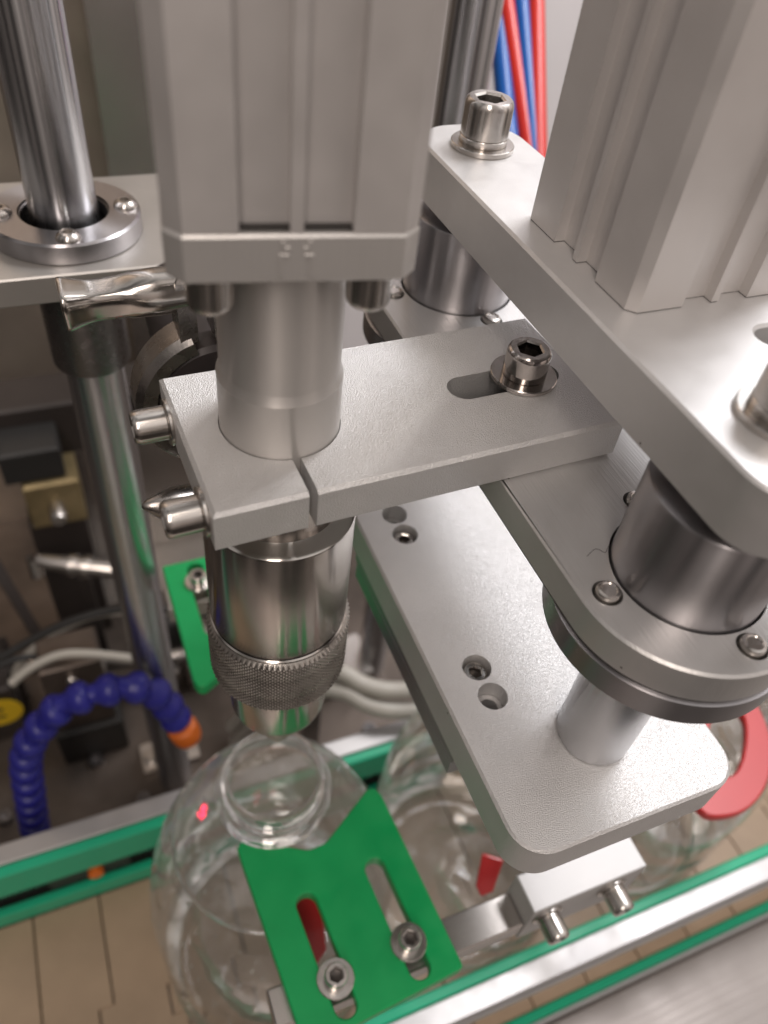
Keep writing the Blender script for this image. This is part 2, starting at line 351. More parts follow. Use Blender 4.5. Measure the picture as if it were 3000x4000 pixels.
# ================================================================== bottles
def make_bottle(label, x, y, group='clear bottles on the conveyor', drops=0, rz=0):
    t = thing('bottle', label, 'bottle', (x, y, -460), rz, group)
    prof = [(0.5, 9), (20, 8), (40, 3.5), (52, 0.3), (60, 1.2), (65, 6), (67.4, 14), (68, 24), (68, 40), (66.6, 44), (66.6, 52), (68, 56), (68, 66), (66.8, 70), (66.8, 78), (68, 82), (68, 118), (66.8, 138), (63.8, 156), (59, 174), (52.5, 191), (43.5, 208),
            (34.5, 219), (28, 226), (24.6, 231), (23.6, 235), (23.6, 237), (27.0, 238.5), (27.2, 240.5), (26.5, 241.5), (22.6, 242.2), (22.0, 243.4), (23.4, 244.4), (23.4, 245.6), (22.0, 246.6), (22.0, 248.2), (23.4, 249.2), (23.4, 250.4), (22.0, 251.4), (22.0, 255.6), (21.6, 257)]
    out = [(r, z) for r, z in prof]; inn = [(20.2, 256.8), (19.6, 255), (19.6, 243), (20.4, 239), (21.4, 236)]
    k_ = [i for i, q in enumerate(out) if q[1] >= 231][0]
    part('shell', bottle_mesh(0, out[:k_ + 1]), pet_m, t); part('neck', bottle_mesh(1, out[k_:] + inn), neck_m, t)
    if drops:
        part('water_surface', lathe([(49.6, 197.0), (49.9, 197.6), (49.2, 198.0), (47, 197.2), (0.2, 197.2)][::-1], 72, ct=False, cb=False), pet_m, t)
        part('water_line', lathe([(49.0, 196.2), (50.1, 196.6), (50.1, 197.8), (49.4, 198.6), (48.4, 197.6), (49.0, 196.2)], 72, ct=False, cb=False), drop_m, t)
        rnd = random.Random(drops); parts = []
        for i in range(130):
            z = rnd.uniform(95, 232); r = 0
            for (ra, za), (rb, zb) in zip(prof, prof[1:]):
                if za <= z <= zb: r = ra + (rb - ra) * (z - za) / max(zb - za, 1e-6)
            a = math.radians(rnd.uniform(120, 320)); s = rnd.uniform(0.5, 1.25); rr = r - 0.5
            M = Matrix.Translation((rr * math.cos(a), rr * math.sin(a), z)) @ Matrix.Diagonal((s * 0.8, s * 0.8, s, 1))
            parts.append(xf(rings_vf([(0.25, -0.97), (0.7, -0.72), (1, 0), (0.7, 0.72), (0.25, 0.97)], 10), M))
        part('water_drops', finish(*merge(parts), angle=80), drop_m, t, kind='stuff')
    return t
BM = {}
def bottle_mesh(key, rings):
    if key not in BM:
        V, Fc = rings_vf(rings, 96, False, key == 0); BM[key] = finish(V, Fc, angle=50)
    return BM[key]
b1 = make_bottle('clear plastic bottle with wet droplets standing open under the filling nozzle', 45, 157, drops=3)
b2 = make_bottle('clear plastic bottle half hidden below the rounded lower plate', 181, 156)
b3 = make_bottle('clear plastic bottle with red carrying handle at the right edge', 318, 157)

# ================================================================== filling nozzle
AX, AY = 47.25, 158.27
nz = thing('filling_nozzle', 'shiny cylindrical steel filling nozzle with knurled ring hanging over the open bottle', 'nozzle', (AX, AY, -178))
def nl(rings, n=96, **k): return lathe([(r, z + 178) for r, z in rings], n, **k)
part('shaft', nl([(14.6, -14), (16.0, -13.5), (16.0, 16.4)][::1] + [(16.05, 16.5), (15.2, 19.2), (15.2, 19.4), (15.2, 56)]), turned, nz)
part('sleeve', nl([(14, -84), (21.9, -84), (22.3, -81.5), (22.45, -80.6), (22.9, -79.6), (22.9, -32.6), (22.7, -31.9), (22.2, -31.5), (21.4, -31.3), (18.2, -30.4), (17.6, -30.0), (17.5, -29.4), (17.5, -20), (16.9, -19.4), (16.2, -19.2), (16.1, -13.6)]), chrome, nz)
# knurled ring: real diamond knurl
n, rows = 1008, 112; V, Fc = [], []
def tri(x): x = x % 1.0; return 1 - abs(2 * x - 1)
zt, zb = -84.6, -110.0
for j in range(rows + 1):
    z = zt + (zb - zt) * j / rows; edge = min(1.0, j / 3.0, (rows - j) / 3.0)
    for i in range(n):
        a = 2 * PI * i / n; u = 84 * i / n; v = (z - zt) / 1.85
        h = min(tri(u + v), tri(u - v)); r = 23.9 + 0.55 * min(h * 1.35, 1.0)
        V.append((r * math.cos(a), r * math.sin(a), z + 178))
Fc = [(j * n + i, j * n + (i + 1) % n, (j + 1) * n + (i + 1) % n, (j + 1) * n + i) for j in range(rows) for i in range(n)]
o = len(V)
for k, (r, z) in enumerate([(23.6, -83.6), (22.95, -82.9)]):
    V += [(r * math.cos(2 * PI * i / n), r * math.sin(2 * PI * i / n), z + 178) for i in range(n)]
for i in range(n):
    Fc.append((i, (i + 1) % n, o + (i + 1) % n, o + i)); Fc.append((o + i, o + (i + 1) % n, o + n + (i + 1) % n, o + n + i))
q = len(V); V += [(22.6 * math.cos(2 * PI * i / n), 22.6 * math.sin(2 * PI * i / n), -110.8 + 178) for i in range(n)]
V += [(18.0 * math.cos(2 * PI * i / n), 18.0 * math.sin(2 * PI * i / n), -111.0 + 178) for i in range(n)]
for i in range(n):
    Fc.append((rows * n + i, rows * n + (i + 1) % n, q + (i + 1) % n, q + i)); Fc.append((q + i, q + (i + 1) % n, q + n + (i + 1) % n, q + n + i))
part('knurled_ring', finish(V, Fc, angle=28), knurl_m, nz)
part('collar_ring', nl([(22.4, -83.4), (23.0, -83.0), (23.0, -82.2), (22.5, -81.8)], ct=False, cb=False), chrome, nz)
part('tip', nl([(17.6, -109), (18.2, -111), (18.2, -138.5), (17.4, -141.2), (15.5, -143.2), (7, -164), (1.2, -177), (0.3, -178)][::-1]), chrome, nz)

# ================================================================== clamp arm
arm = thing('clamp_arm', 'bead-blasted aluminium clamp arm gripping the nozzle shaft, split by a slit', 'clamp arm', (22.2, 128.3, -13))
ARZ = 2.1
def rotp(p, a=ARZ):
    c, s = math.cos(math.radians(a)), math.sin(math.radians(a)); return (p[0] * c - p[1] * s, p[0] * s + p[1] * c)
def inv(p): return rotp((p[0] - 22.2, p[1] - 128.3), -ARZ)
hc = inv((AX, AY)); HR = 16.25
sl0, sl1 = inv((46.25, 129))[0], inv((48.55, 129))[0]
a0 = math.degrees(math.atan2(-math.sqrt(HR ** 2 - (sl0 - hc[0]) ** 2), sl0 - hc[0])); a1 = math.degrees(math.atan2(-math.sqrt(HR ** 2 - (sl1 - hc[0]) ** 2), sl1 - hc[0]))
outl = [(0, 0), (sl0, 0)] + arc(hc[0], hc[1], HR, a0, a1 - 360, 72) + [(sl1, 0), (119.5, 0), (119.5, 55.7), (0, 55.7)]
sl = inv((122.3, 159.0)); L0 = inv((102.6, 159))[0]; L1 = inv((129, 159))[0]
arm.rotation_euler = (0, 0, math.radians(ARZ))
part('plate', prism(outl, [slot(L0, L1, sl[1] + 0.1, 5.25)], 0, 13, bev=1.0, hard=lambda p: 'x' if (p[1] < 1 and 15 < p[0] < 40) else (p[0] - hc[0]) ** 2 + (p[1] - hc[1]) ** 2 < 17.5 ** 2 or (abs(p[1] - sl[1]) < 6 and p[0] > L0 - 6)), blast, arm)
bolt(arm, (sl[0], sl[1], 13), 13.2, 8.6, 6.6, washer=(10.0, 4.3, 1.5), spring=None, mt=mat('dark_nickel_bolt', (0.42, 0.39, 0.37), 1.0, 0.16, vary=0.1, vscale=300, rvary=0.06), spin=14, lift=0.05)
for yy in (44.5, 8.6):
    bolt(arm, (0, yy, 6.2), 9.6, 9.0, 5, rot=(0, -90, 0), washer=(6.6, 3.2, 1.2), spin=0)

# ================================================================== near air cylinder over the nozzle
cyl = thing('air_cylinder', 'grey ribbed air cylinder at top centre mounted above the nozzle', 'air cylinder', (AX, AY, 55), -9.5, 'aluminium air cylinders')
def profile(a, ch, g, rib, dep):
    side = [(-a + ch, -a), (-g, -a), (-g, -a + dep), (-rib, -a + dep), (-rib, -a + 0.15), (rib, -a + 0.15), (rib, -a + dep), (g, -a + dep), (g, -a), (a - ch, -a)]
    out = []
    for k in range(4):
        c, s = [(1, 0), (0, 1), (-1, 0), (0, -1)][k]; out += [(x * c - y * s, x * s + y * c) for x, y in side]
    return out
part('tube_body', prism(profile(24.5, 3.5, 10.8, 1.25, 3.4), (), 10.0, 230, bev=0.25, bot=0.2), extr, cyl)
oc = [(-21.3, -24.8), (21.3, -24.8), (24.8, -21.3), (24.8, 21.3), (21.3, 24.8), (-21.3, 24.8), (-24.8, 21.3), (-24.8, -21.3)]
cap = part('end_cap', prism(fillet(oc, 0.8, 3), (), 0, 10.0, bev=0.55), capm, cyl)
part('seal_gap', prism(fillet([(x * 0.93, y * 0.93) for x, y in oc], 0.8, 2), (), 9.9, 10.6, bev=0), gap_dark_m, cyl)
# raised maker's mark on the cap face: two uprights with broken crossbars
def mk(x0, z0, x1, z1): return box_vf(x0, -25.15, z0, x1, -24.7, z1, bev=0.08)
part('cast_mark', finish(*merge([mk(-3.4, 1.5, -2.7, 6.2), mk(-2.69, 5.6, -1.6, 6.2), mk(2.5, 1.5, 3.2, 6.2), mk(1.4, 5.6, 2.49, 6.2), mk(-3.0, 7.2, -2.4, 8.9), mk(-2.39, 7.2, -1.4, 7.7), mk(2.2, 7.2, 2.8, 8.9), mk(1.2, 7.2, 2.19, 7.7)])), capm, cap)
for sx in (-1, 1):
    for sy in (-1, 1): bolt(cyl, (sx * 16.6, sy * 16.6, 0), 9.8, 9.5, 5, rot=(180, 0, 0))

# ================================================================== guide unit: bearing plate, rods, plates
PX, FY, BY = 136.5, 88.4, 231.0
bp = thing('bearing_plate', 'milled aluminium bearing plate with round end under the clamp arm', 'plate', (PX, FY, -24.5))
stad = arc(0, 0, 32.6, 180, 360, 48) + arc(0, BY - FY, 32.6, 0, 180, 48)
pinp = [(25.3 * math.cos(math.radians(a)), 25.3 * math.sin(math.radians(a))) for a in (181, 271, 1, 87)] 
pinb = [(2.4, BY - FY - 24.2), (-25.3, BY - FY)]
part('plate', prism(stad, [slot(-23.5, -6, 70.6, 8.6), circ(0, 0, 20.8, 64), circ(0, BY - FY, 20.8, 64)] + [circ(x, y, 4.0, 24) for x, y in pinp + pinb], 0, 11.5, bev=0.7, hard=lambda p: math.hypot(p[0], p[1]) < 30 or math.hypot(p[0], p[1] - BY + FY) < 30), mill, bp)
pinm = lathe([(3.2, 2.4), (3.2, 12.2), (2.9, 12.9), (2.2, 13.1), (1.9, 12.8)], 32)
for x, y in pinp + pinb: part('screw_end', pinm, bolt_m, bp, (x, y, 0))
part('hole_shade_floor', prism(arc(0, 0, 32, 180, 360, 30) + arc(0, BY - FY, 32, 0, 180, 30), (), -0.6, 2.2, bev=0), gap_dark_m, bp)  # near-black sheet under slot and holes, their shade put into its colour
bushm = lathe([(18, -1), (20.1, -0.9), (20.1, 39.6), (19.7, 40.3), (18.4, 40.7), (13, 40.7)], 96)
for y in (0, BY - FY):
    bu = part('bushing', bushm, ground_m, bp, (0, y, 0))
    part('flange', lathe([(14, -9.6), (32.6, -9.6), (33.3, -8.9), (33.3, -0.7), (32.7, -0.5)], 96), ground_m, bu)

rodf = single('guide_rod', lathe([(12.0, 0), (12.5, 0.5), (12.5, 120), (12, 120.5)], 72), rod_m, 'polished round guide rod standing on the lower plate in front', 'guide rod', (PX, FY, -98.9))
up = thing('top_plate', 'thick grey aluminium plate bolted on top of the bushings, running diagonally', 'plate', (PX, FY, 20))
uo = [(-18.5, -24.5), (49, -24.5), (49, 108), (18.5, 108), (18.5, 162), (-18.5, 162)]
part('plate', prism(fillet(uo, [13, 10, 10, 6, 15, 15], 10), [slot(23, 40, 26.6, 4.6)], 0, 17.5, bev=0.8), blastf, up)
for y in (0, BY - FY):
    bolt(up, (0 if y else 1.6, y, 17.5), 15.6, 11.2, 8, washer=(10.4, 5.2, 1.8), spring=(7.9, 5.0, 2.2), spin=20 if y else 3)
cr = thing('air_cylinder', 'pale grey ribbed air cylinder at upper right standing on the top plate', 'air cylinder', (153.9, 157.9, 37.5), 0, 'aluminium air cylinders')
part('tube_body', prism(profile(26.4, 2.4, 10.4, 1.1, 3.2), (), 0.1, 240, bev=0.2), extr, cr)
part('foot_gasket', prism(profile(26.3, 2.4, 10.5, 1.0, 3.3), (), 0.02, 0.09, bev=0), gap_dark_m, cr)

lo = thing('lower_plate', 'bright bead-blasted aluminium plate with rounded corners and counterbored bolt holes, at lower right', 'plate', (93.2, 57.4, -116.8))
hol = [(16.6, 66.2), (16.8, 54.0), (16.5, 132.6), (16.5, 144.2), (67.5, 66.2), (67.5, 132.6)]
part('plate', prism(fillet([(0, 0), (84, 0), (84, 206), (0, 206)], 12, 12), [circ(x, y, 5.3, 36) for x, y in hol], 0, 17.8, bev=0.9, hard=lambda p: any((p[0] - a) ** 2 + (p[1] - b) ** 2 < 36 for a, b in hol)), blast, lo)
stepm = ring(5.25, 3.3, 9.5, 36, 0.2)
for i, (x, y) in enumerate(hol):
    part('counterbore_step', stepm, blastf, lo, (x, y, 0.6))
    if i in (0, 2): bolt(lo, (x, y, 10.1), 8.6, 5.0, 4.2, spin=i * 11 + 8)
sd = thing('slide_block', 'dark grey grooved slide block fixed beneath the lower plate', 'slide', (93.6, 103, -131))
part('body', finish(*merge([box_vf(0.4, 0, 0, 82, 96, 9.2, bev=0.4), box_vf(1.6, 1.2, 9.2, 80, 96, 10.4, bev=0), box_vf(0, -1.4, 10.4, 82, 97, 14.1, bev=0.3)])), slide_m, sd)

# ================================================================== bottle positioners (green) and their bar
def make_positioner(label, loc, rz):
    t = thing('bottle_positioner', label, 'positioner', loc, rz, 'green bottle positioners')
    # local: x to the right, y from the outer edge (0) to the V tips
    pts = [(0, 0), (69.5, 0), (69.5, 79), (67.3, 86.2), (37, 69.2), (29, 69.0), (2.6, 85.4), (0, 82)]
    ol = fillet(pts, [1.5, 1.5, 1.0, 3.6, 7, 7, 3.6, 1.0], 6)
    part('plate', prism(ol, [slotv(19.6, 7.5, 48.6, 4.55), slotv(52.6, 7.5, 50.2, 4.55)], 0, 8, bev=0.6), green_m, t)
    for k, x in enumerate((19.6, 52.6)):
        bolt(t, (x, 17.5, 8), 9.4, 5.6, 5, washer=(7.6, 3.0, 1.4), spin=17 + 9 * k)
    return t
def slotv(x, y0, y1, r): return [(x + (b), a) for a, b in [(p[0], p[1]) for p in slot(y0 + 0.0, y1, 0, r)]]
make_positioner('green plastic V-notched positioner plate with two slots in the foreground', (28.2, 54.8, -230), 3.9)
make_positioner('green plastic V-notched positioner plate behind the nozzle', (91.5, 306.5, -230), 180.5)

bar = thing('support_arm', 'steel support bar with a bright aluminium clamp block and two bolts, below the lower plate', 'support arm', (20, 66, -244))
part('bar', box(0, 0.6, 0, 112, 15.4, 13.9, bev=0.8), sheet_m, bar)
part('clamp_block', box(112.4, 0, -4, 170.5, 16.2, 31, bev=0.5), block_m, bar)
for x in (121.5, 155): bolt(bar, (x, 0, 20), 10.6, 8.4, 5, rot=(90, 0, 0), washer=(7.4, 3, 1.3), spring=(5.3, 2.8, 1.6))
bar2 = thing('support_arm', 'dark steel support bar under the green positioner behind the nozzle', 'support arm', (20, 281, -244))
part('bar', box(0, 0, 0, 100, 15, 13.9, bev=0.8), sheet_m, bar2)
part('post', box(84, 2, -246, 98, 13, -0.1, bev=0.5), sheet_m, bar2)

# red carrying handles clipped round the bottle necks
hx = [(30, -14), (50, -26), (76, -27), (92, -23), (104, -14), (112, -3), (112, 3), (104, 15), (92, 23), (76, 27.5), (50, 26), (30, 14)]
hol_h = [(43, -1), (60, -6), (84, -4), (90, 4), (82, 12), (60, 14), (44, 11)]
def chaikin(l, k=3):
    for _ in range(k): l = [q for i in range(len(l)) for q in ((l[i - 1][0] * .75 + l[i][0] * .25, l[i - 1][1] * .75 + l[i][1] * .25), (l[i - 1][0] * .25 + l[i][0] * .75, l[i - 1][1] * .25 + l[i][1] * .75))]
    return l
HANDLE = prism(chaikin(arc(0, 0, 31, 30, 330, 24) + hx, 3), [circ(0, 0, 24.4, 48), chaikin(hol_h, 3)], 0, 6, bev=0.9)
for b, ang, droop in ((b3, 225, 0),):
    o = part('handle', HANDLE, red_m, b, (0, 0, 231.5)); o.rotation_mode = 'XYZ'
    o.rotation_euler = (Matrix.Rotation(math.radians(ang), 3, 'Z') @ Matrix.Rotation(math.radians(droop), 3, 'Y')).to_euler()

TAG = prism(fillet([(0, -9), (30, -7), (38, 0), (30, 9), (0, 11)], 2, 4), (), 0, 4, bev=0.7)
for b, ang, droop, r, z, sc in ((b1, 268, 44, 38.5, 216, 1.0), (b2, 233, 44, 61, 196, 0.55)):
    an = math.radians(ang); o = part('handle', TAG, red_m, b, (r * math.cos(an), r * math.sin(an), z))
    o.rotation_euler = (Matrix.Rotation(an, 3, 'Z') @ Matrix.Rotation(math.radians(droop), 3, 'Y')).to_euler(); o.scale = (sc, sc, sc)

# ================================================================== left guide: rod, flange, plate
lp = thing('side_plate', 'pale aluminium plate carrying the round flange at left behind the nozzle', 'plate', (-90, 277, -30))
part('plate', prism(fillet([(0, 0), (226, 0), (226, 78), (0, 78)], 3, 4), [circ(97.2, 33.5, 17, 40)], 0, 11, bev=0.6), dull_m, lp)
fg = thing('flange_bearing', 'round steel flange bearing with button screws at left edge', 'flange', (7.2, 310.5, -19))
part('flange', finish(*merge([rings_vf([(16.6, 8.0), (17.2, 8.0), (27.2, 8.0), (28, 7.2), (28, 0.6), (27.4, 0), (16.6, 0)], 80, False, False)])), ground_m, fg)
part('sleeve', finish(*rings_vf([(16.4, 7.2), (16.4, -58), (16.0, -59), (13.0, -59), (12.9, -18), (15.6, -16), (15.8, 6.8), (16.4, 7.2)], 72, False, False)), dark_m, fg)
for a in (268, 358, 88, 178):
    x, y = 22.6 * math.cos(math.radians(a)), 22.6 * math.sin(math.radians(a))
    o = part('button_screw', lathe([(4.6, 0), (4.6, 0.4), (4.0, 1.6), (2.9, 2.4), (lambda t: hexr(1.7, t), 2.5), (lambda t: hexr(1.6, t), 1.0)], 36), bolt_m, fg, (x, y, 8.0))
single('guide_rod', lathe([(12, -0.3), (12.5, 0), (12.5, 900)], 72), rod_m, 'long polished steel rod through the flange at the left edge', 'guide rod', (7.2, 310.5, -491))
single('guide_rod', lathe([(12, -0.3), (12.5, 0), (12.5, 900)], 72), rod_m, 'polished steel rod behind the top plate beside the coloured tubes', 'guide rod', (197, 362, -491))

# ================================================================== sanitary clamp behind the arm
tri_c = thing('pipe_clamp', 'cast steel pipe clamp with shiny wing nut behind the clamp arm', 'clamp', (42, 213, -30))
def band(r0, r1, y0, y1, a0, a1, n):
    V, Fc = [], []
    sec = [(r0, y0), (r1 - 2, y0 - 0.6), (r1, y0 + 2), (r1, y1 - 2), (r1 - 2, y1 + 0.6), (r0, y1)]
    for i in range(n + 1):
        a = math.radians(a0 + (a1 - a0) * i / n)
        for r, y in sec: V.append((r * math.cos(a), y, r * math.sin(a)))
    m = len(sec)
    for i in range(n):
        for j in range(m): Fc.append((i * m + j, i * m + (j + 1) % m, (i + 1) * m + (j + 1) % m, (i + 1) * m + j))
    Fc += [tuple(range(m)), tuple(range(n * m, (n + 1) * m))]
    return V, Fc
part('clamp_half', finish(*band(21, 27.5, -7, 7, 108, 250, 40)), cast_m, tri_c)
part('clamp_half', finish(*band(21, 27.5, -7, 7, -70, 72, 40)), cast_m, tri_c)
part('ear', box(-11.5, -6, 22.5, -6, 6, 45, bev=1.2), cast_m, tri_c)
part('ear', box(-1, -6, 22.5, 4, 6, 45, bev=1.2), cast_m, tri_c)
part('hinge', finish(*xf(rings_vf([(5, -7), (5.5, -6.5), (5.5, 6.5), (5, 7)], 24), Matrix.Translation((0, 0, -30)) @ Matrix.Rotation(PI / 2, 4, 'X'))), cast_m, tri_c)
part('ferrule', finish(*xf(rings_vf([(19, -5.5), (20.6, -4), (20.6, 4), (17, 8), (15.6, 40), (15, 60)], 64), Matrix.Rotation(-PI / 2, 4, 'X'))), gasket_m, tri_c)
# wing nut: round boss that flattens to a squared, hollow-ended handle pointing left
def wing(L, n=48):
    key = [(0, 6.4, 6.6, 2), (6, 6.6, 6.8, 2), (12, 6.7, 6.9, 2.1), (17, 6.1, 6.3, 2.5), (21, 5.1, 5.4, 3.6), (25, 4.7, 5.0, 4.5), (30, 4.7, 5.0, 4.5), (34, 5.4, 5.7, 4.5), (36.8, 6.1, 6.4, 4.5), (38, 6.0, 6.3, 4.5), (38.3, 5.2, 5.5, 4.5)]
    V, Fc = [], []; rows = 0
    pts = spline([(k[0], k[1], k[2]) for k in key], 4); ex = spline([(k[3], 0, 0) for k in key], 4)
    for p, q in zip(pts, ex):
        for i in range(n):
            t = 2 * PI * i / n; c, s_ = math.cos(t), math.sin(t); pw = max(q.x, 2.0); k = (abs(c) ** pw + abs(s_) ** pw) ** (-1 / pw)
            V.append((-p.x * L / 38.0, p.y * c * k, p.z * s_ * k))
        rows += 1
    for j in range(rows - 1):
        for i in range(n): Fc.append((j * n + i, j * n + (i + 1) % n, (j + 1) * n + (i + 1) % n, (j + 1) * n + i))
    return V, Fc + [tuple(range(n)), tuple(range((rows - 1) * n, rows * n))]
wn = part('wing_nut', finish(*wing(38), angle=50), wing_m, tri_c, (-4.5, 0, 39.2), (12, -2, 0))
part('thread_stud', finish(*xf(rings_vf([(3.2, -8), (3.2, 16)], 24), Matrix.Translation((-4, 0, 39.2)) @ Matrix.Rotation(PI / 2, 4, 'Y'))), bolt_m, tri_c)
part('wing_nut', finish(*tube_vf(spline([(-4, -16, -33), (-14, -18, -32), (-22, -20, -29.5), (-28, -21, -27), (-31.5, -21.5, -26)], 5), [4.5, 5, 5.4, 5.8, 6.1, 6.3, 6.4, 6.4, 6.3, 6.1, 5.8, 5.4, 4.9, 4.3, 3.7, 3.1, 2.6, 2.1, 1.6, 1.1, 0.6], 20), angle=50), cast_m, tri_c, (0, 0, 0), (0, 0, 0), label='lower wing nut end poking out beside the arm bolt')

# ================================================================== flexible coolant hose
hose = thing('coolant_hose', 'blue segmented coolant hose with an orange tip arching beside the bottle', 'hose', (-96, 287, -491))
hp = spline([(-97.7, 287, -490), (-95, 287, -455), (-91.2, 287, -427), (-86.4, 286, -393), (-82.4, 286, -366), (-76.8, 285, -343), (-69.2, 285, -328), (-60, 285, -315), (-48, 285, -303.5), (-37, 285, -301), (-25, 285, -300.5), (-14, 285, -301.5), (-5, 285, -307), (3, 285, -316), (9, 284, -331), (15.6, 283, -360)], 12)
cum = [0]
for a, b in zip(hp, hp[1:]): cum.append(cum[-1] + (b - a).length)
def at(d):
    for i in range(len(cum) - 1):
        if cum[i + 1] >= d: t = (d - cum[i]) / max(cum[i + 1] - cum[i], 1e-6); return hp[i].lerp(hp[i + 1], t), (hp[i + 1] - hp[i]).normalized()
    return hp[-1], (hp[-1] - hp[-2]).normalized()
segm = lathe([(5.6, -9.6), (6.2, -9.2), (6.5, -3.4), (7.0, -2.4), (9.4, 1.0), (10.3, 4.4), (10.1, 7.2), (8.6, 9.6), (6.6, 10.8)], 32, angle=40)
N = int(cum[-1] / 16.8)
for i in range(N + 1):
    p, d = at(2 + i * 16.8); eu = d.to_track_quat('Z', 'X').to_euler()
    part('hose_segment', segm, blue_m, hose, p - Vector((-96, 287, -491)), tuple(math.degrees(a) for a in eu))
p, d = at(cum[-1]); eu = d.to_track_quat('Z', 'X').to_euler()
part('nozzle_tip', lathe([(6, -2), (9.6, 0), (10.2, 3), (10.2, 12), (9.4, 16), (7.2, 19.5), (5, 20.5), (3.6, 21), (3.0, 26), (2.2, 26.2)], 40), orange_m, hose, p + d * 3 - Vector((-96, 287, -491)), tuple(math.degrees(a) for a in eu))

# ================================================================== background machinery (out of focus)
single('cross_beam', box(-420, 505, -300, 60, 545, -250, bev=2), beam_m, 'dark painted cross beam behind the left rod', 'beam')
pl = thing('steel_bracket', 'pale upright steel bracket plate behind the left rod', 'bracket', (-32, 560, -492))
part('plate', box(0, 0, 0, 130, 8, 205, bev=0.6), sheet_m, pl); part('foot', box(0, -60, 0, 130, -0.3, 6, bev=0.6), sheet_m, pl)
vb = thing('valve_block', 'dull brass valve block on a dark body at far left', 'valve', (-62, 470, -491))
part('column', box(2, 6, 0, 44, 40, 150, bev=1), beam_m, vb); part('block', box(6, 0, 150.2, 46, 34, 196, bev=2.5), brass_m, vb)
part('lug', lathe([(6, 0), (6, 14), (5, 16)], 24), sheet_m, vb, (26, 0, 172), (90, 0, 0)); part('cap', box(-4, 4, 196.2, 38, 40, 226, bev=2), rubber_m, vb)
ft = thing('air_fitting', 'bright threaded air fitting lying in front of the valve block', 'fitting', (-58, 450, -352))
part('body', finish(*tube_vf([(0, 0, 0), (8, -4, -1), (30, -12, -4), (60, -22, -9)], [5, 6, 7.5, 7.5], 20)), sheet_m, ft)
for i, x in enumerate((22, 32)): part('collar', finish(*tube_vf([(x, -9 - i * 4, -3 - i), (x + 4, -10.5 - i * 4, -3.6 - i)], 9.4, 20)), bolt_m, ft)
part('elbow', finish(*tube_vf([(0, 0, 0), (-3, 2, 0.5), (-3, -4, -14)], 5.5, 16)), bolt_m, ft)
part('stand', box(26, -20, -139, 34, -12, -10, bev=0.5), beam_m, ft)
single('cable', tube(spline([(-190, 372, -400), (-120, 375, -372), (-91.9, 374.4, -362), (-69.3, 375.2, -352), (-45.3, 374.2, -341), (-18.4, 370.5, -333), (10, 362, -329), (60, 345, -340), (120, 330, -420), (130, 330, -491)]), 3.0), rubber_m, 'black cable passing behind the left rod', 'cable')
wt = thing('nylon_tube', 'short white curved nylon tube above the blue hose', 'tube', (-53, 360, -357))
part('tube', tube([p - Vector((-53, 360, -357)) for p in spline([(-88, 359, -374), (-73.3, 361.4, -365), (-53, 360.4, -357), (-32.7, 353, -354), (-1.6, 338, -353.5)])], 3.2), white_m, wt)
part('holder', box(-16, -6, -134, 26, 26, -8, bev=1.5), base_m, wt); part('holder_screw', lathe([(4.5, 0), (4.5, 3), (3.5, 4.5)], 24), bolt_m, wt, (4, -6, -22), (90, 0, 0))
part('holder_base', box(-20, -10, -134, 30, 30, -90, bev=1.5), rubber_m, wt)
for i, (dz, dy) in enumerate(((0, 0), (-11, -10))):
    single('corrugated_hose', tube(spline([(60, 330 + dy, -470 + dz), (90, 305 + dy, -380 + dz), (110, 292 + dy, -352 + dz), (129, 280 + dy, -346 + dz), (142, 268 + dy, -350 + dz), (160, 258 + dy, -352 + dz), (200, 250 + dy, -356 + dz), (260, 262 + dy, -400 + dz), (300, 300 + dy, -480 + dz)]), 6.2), white_m,
           ('upper' if i == 0 else 'lower') + ' of two cream hoses curving behind the nozzle tip', 'hose', group='cream hoses')
sg = thing('warning_sticker', 'round yellow warning sticker on a dark box at the left edge', 'sticker', (-112, 381, -492))
part('box', box(-60, 8, 0, 14, 60, 70, bev=2), beam_m, sg)
part('disc', lathe([(17.5, 0), (17.5, 0.5)], 48), yellow_m, sg, (0, 6.8, 42), (90, 0, 0))
part('black_mark', finish(*merge([box_vf(-6, -7, 0.55, -2.5, 6, 0.8, bev=0), box_vf(-2.5, 2.5, 0.55, 4, 6, 0.8, bev=0), box_vf(-2.5, -7, 0.55, 4, -4, 0.8, bev=0)])), rubber_m, sg, (0, 6.8, 42), (90, 0, 0))
sn = thing('sensor_bracket', 'small steel sensor bracket beneath the orange hose tip', 'bracket', (0, 330, -491))
part('foot', box(-16, -10, 0, 30, 16, 5, bev=0.6), sheet_m, sn); part('upright', box(12, -6, 5.2, 16, 14, 60, bev=0.6), sheet_m, sn)
part('sensor_body', box(-4, -8, 26, 11.7, 12, 46, bev=1), rubber_m, sn); part('screw', lathe([(5.5, 0), (5.5, 4), (4.5, 5)], 24), bolt_m, sn, (-8, 2, 5))
kb = thing('rail_clamp', 'black clamp with an orange knob between the two far green strips', 'clamp', (-58, 233, -459))
part('body', box(-28, 0.5, 19.2, 24, 4, 40, bev=1), rubber_m, kb); part('knob', lathe([(4, 0), (5, 1), (5, 5), (3.5, 6)], 24), orange_m, kb, (2, 0.4, 33), (90, 0, 0))
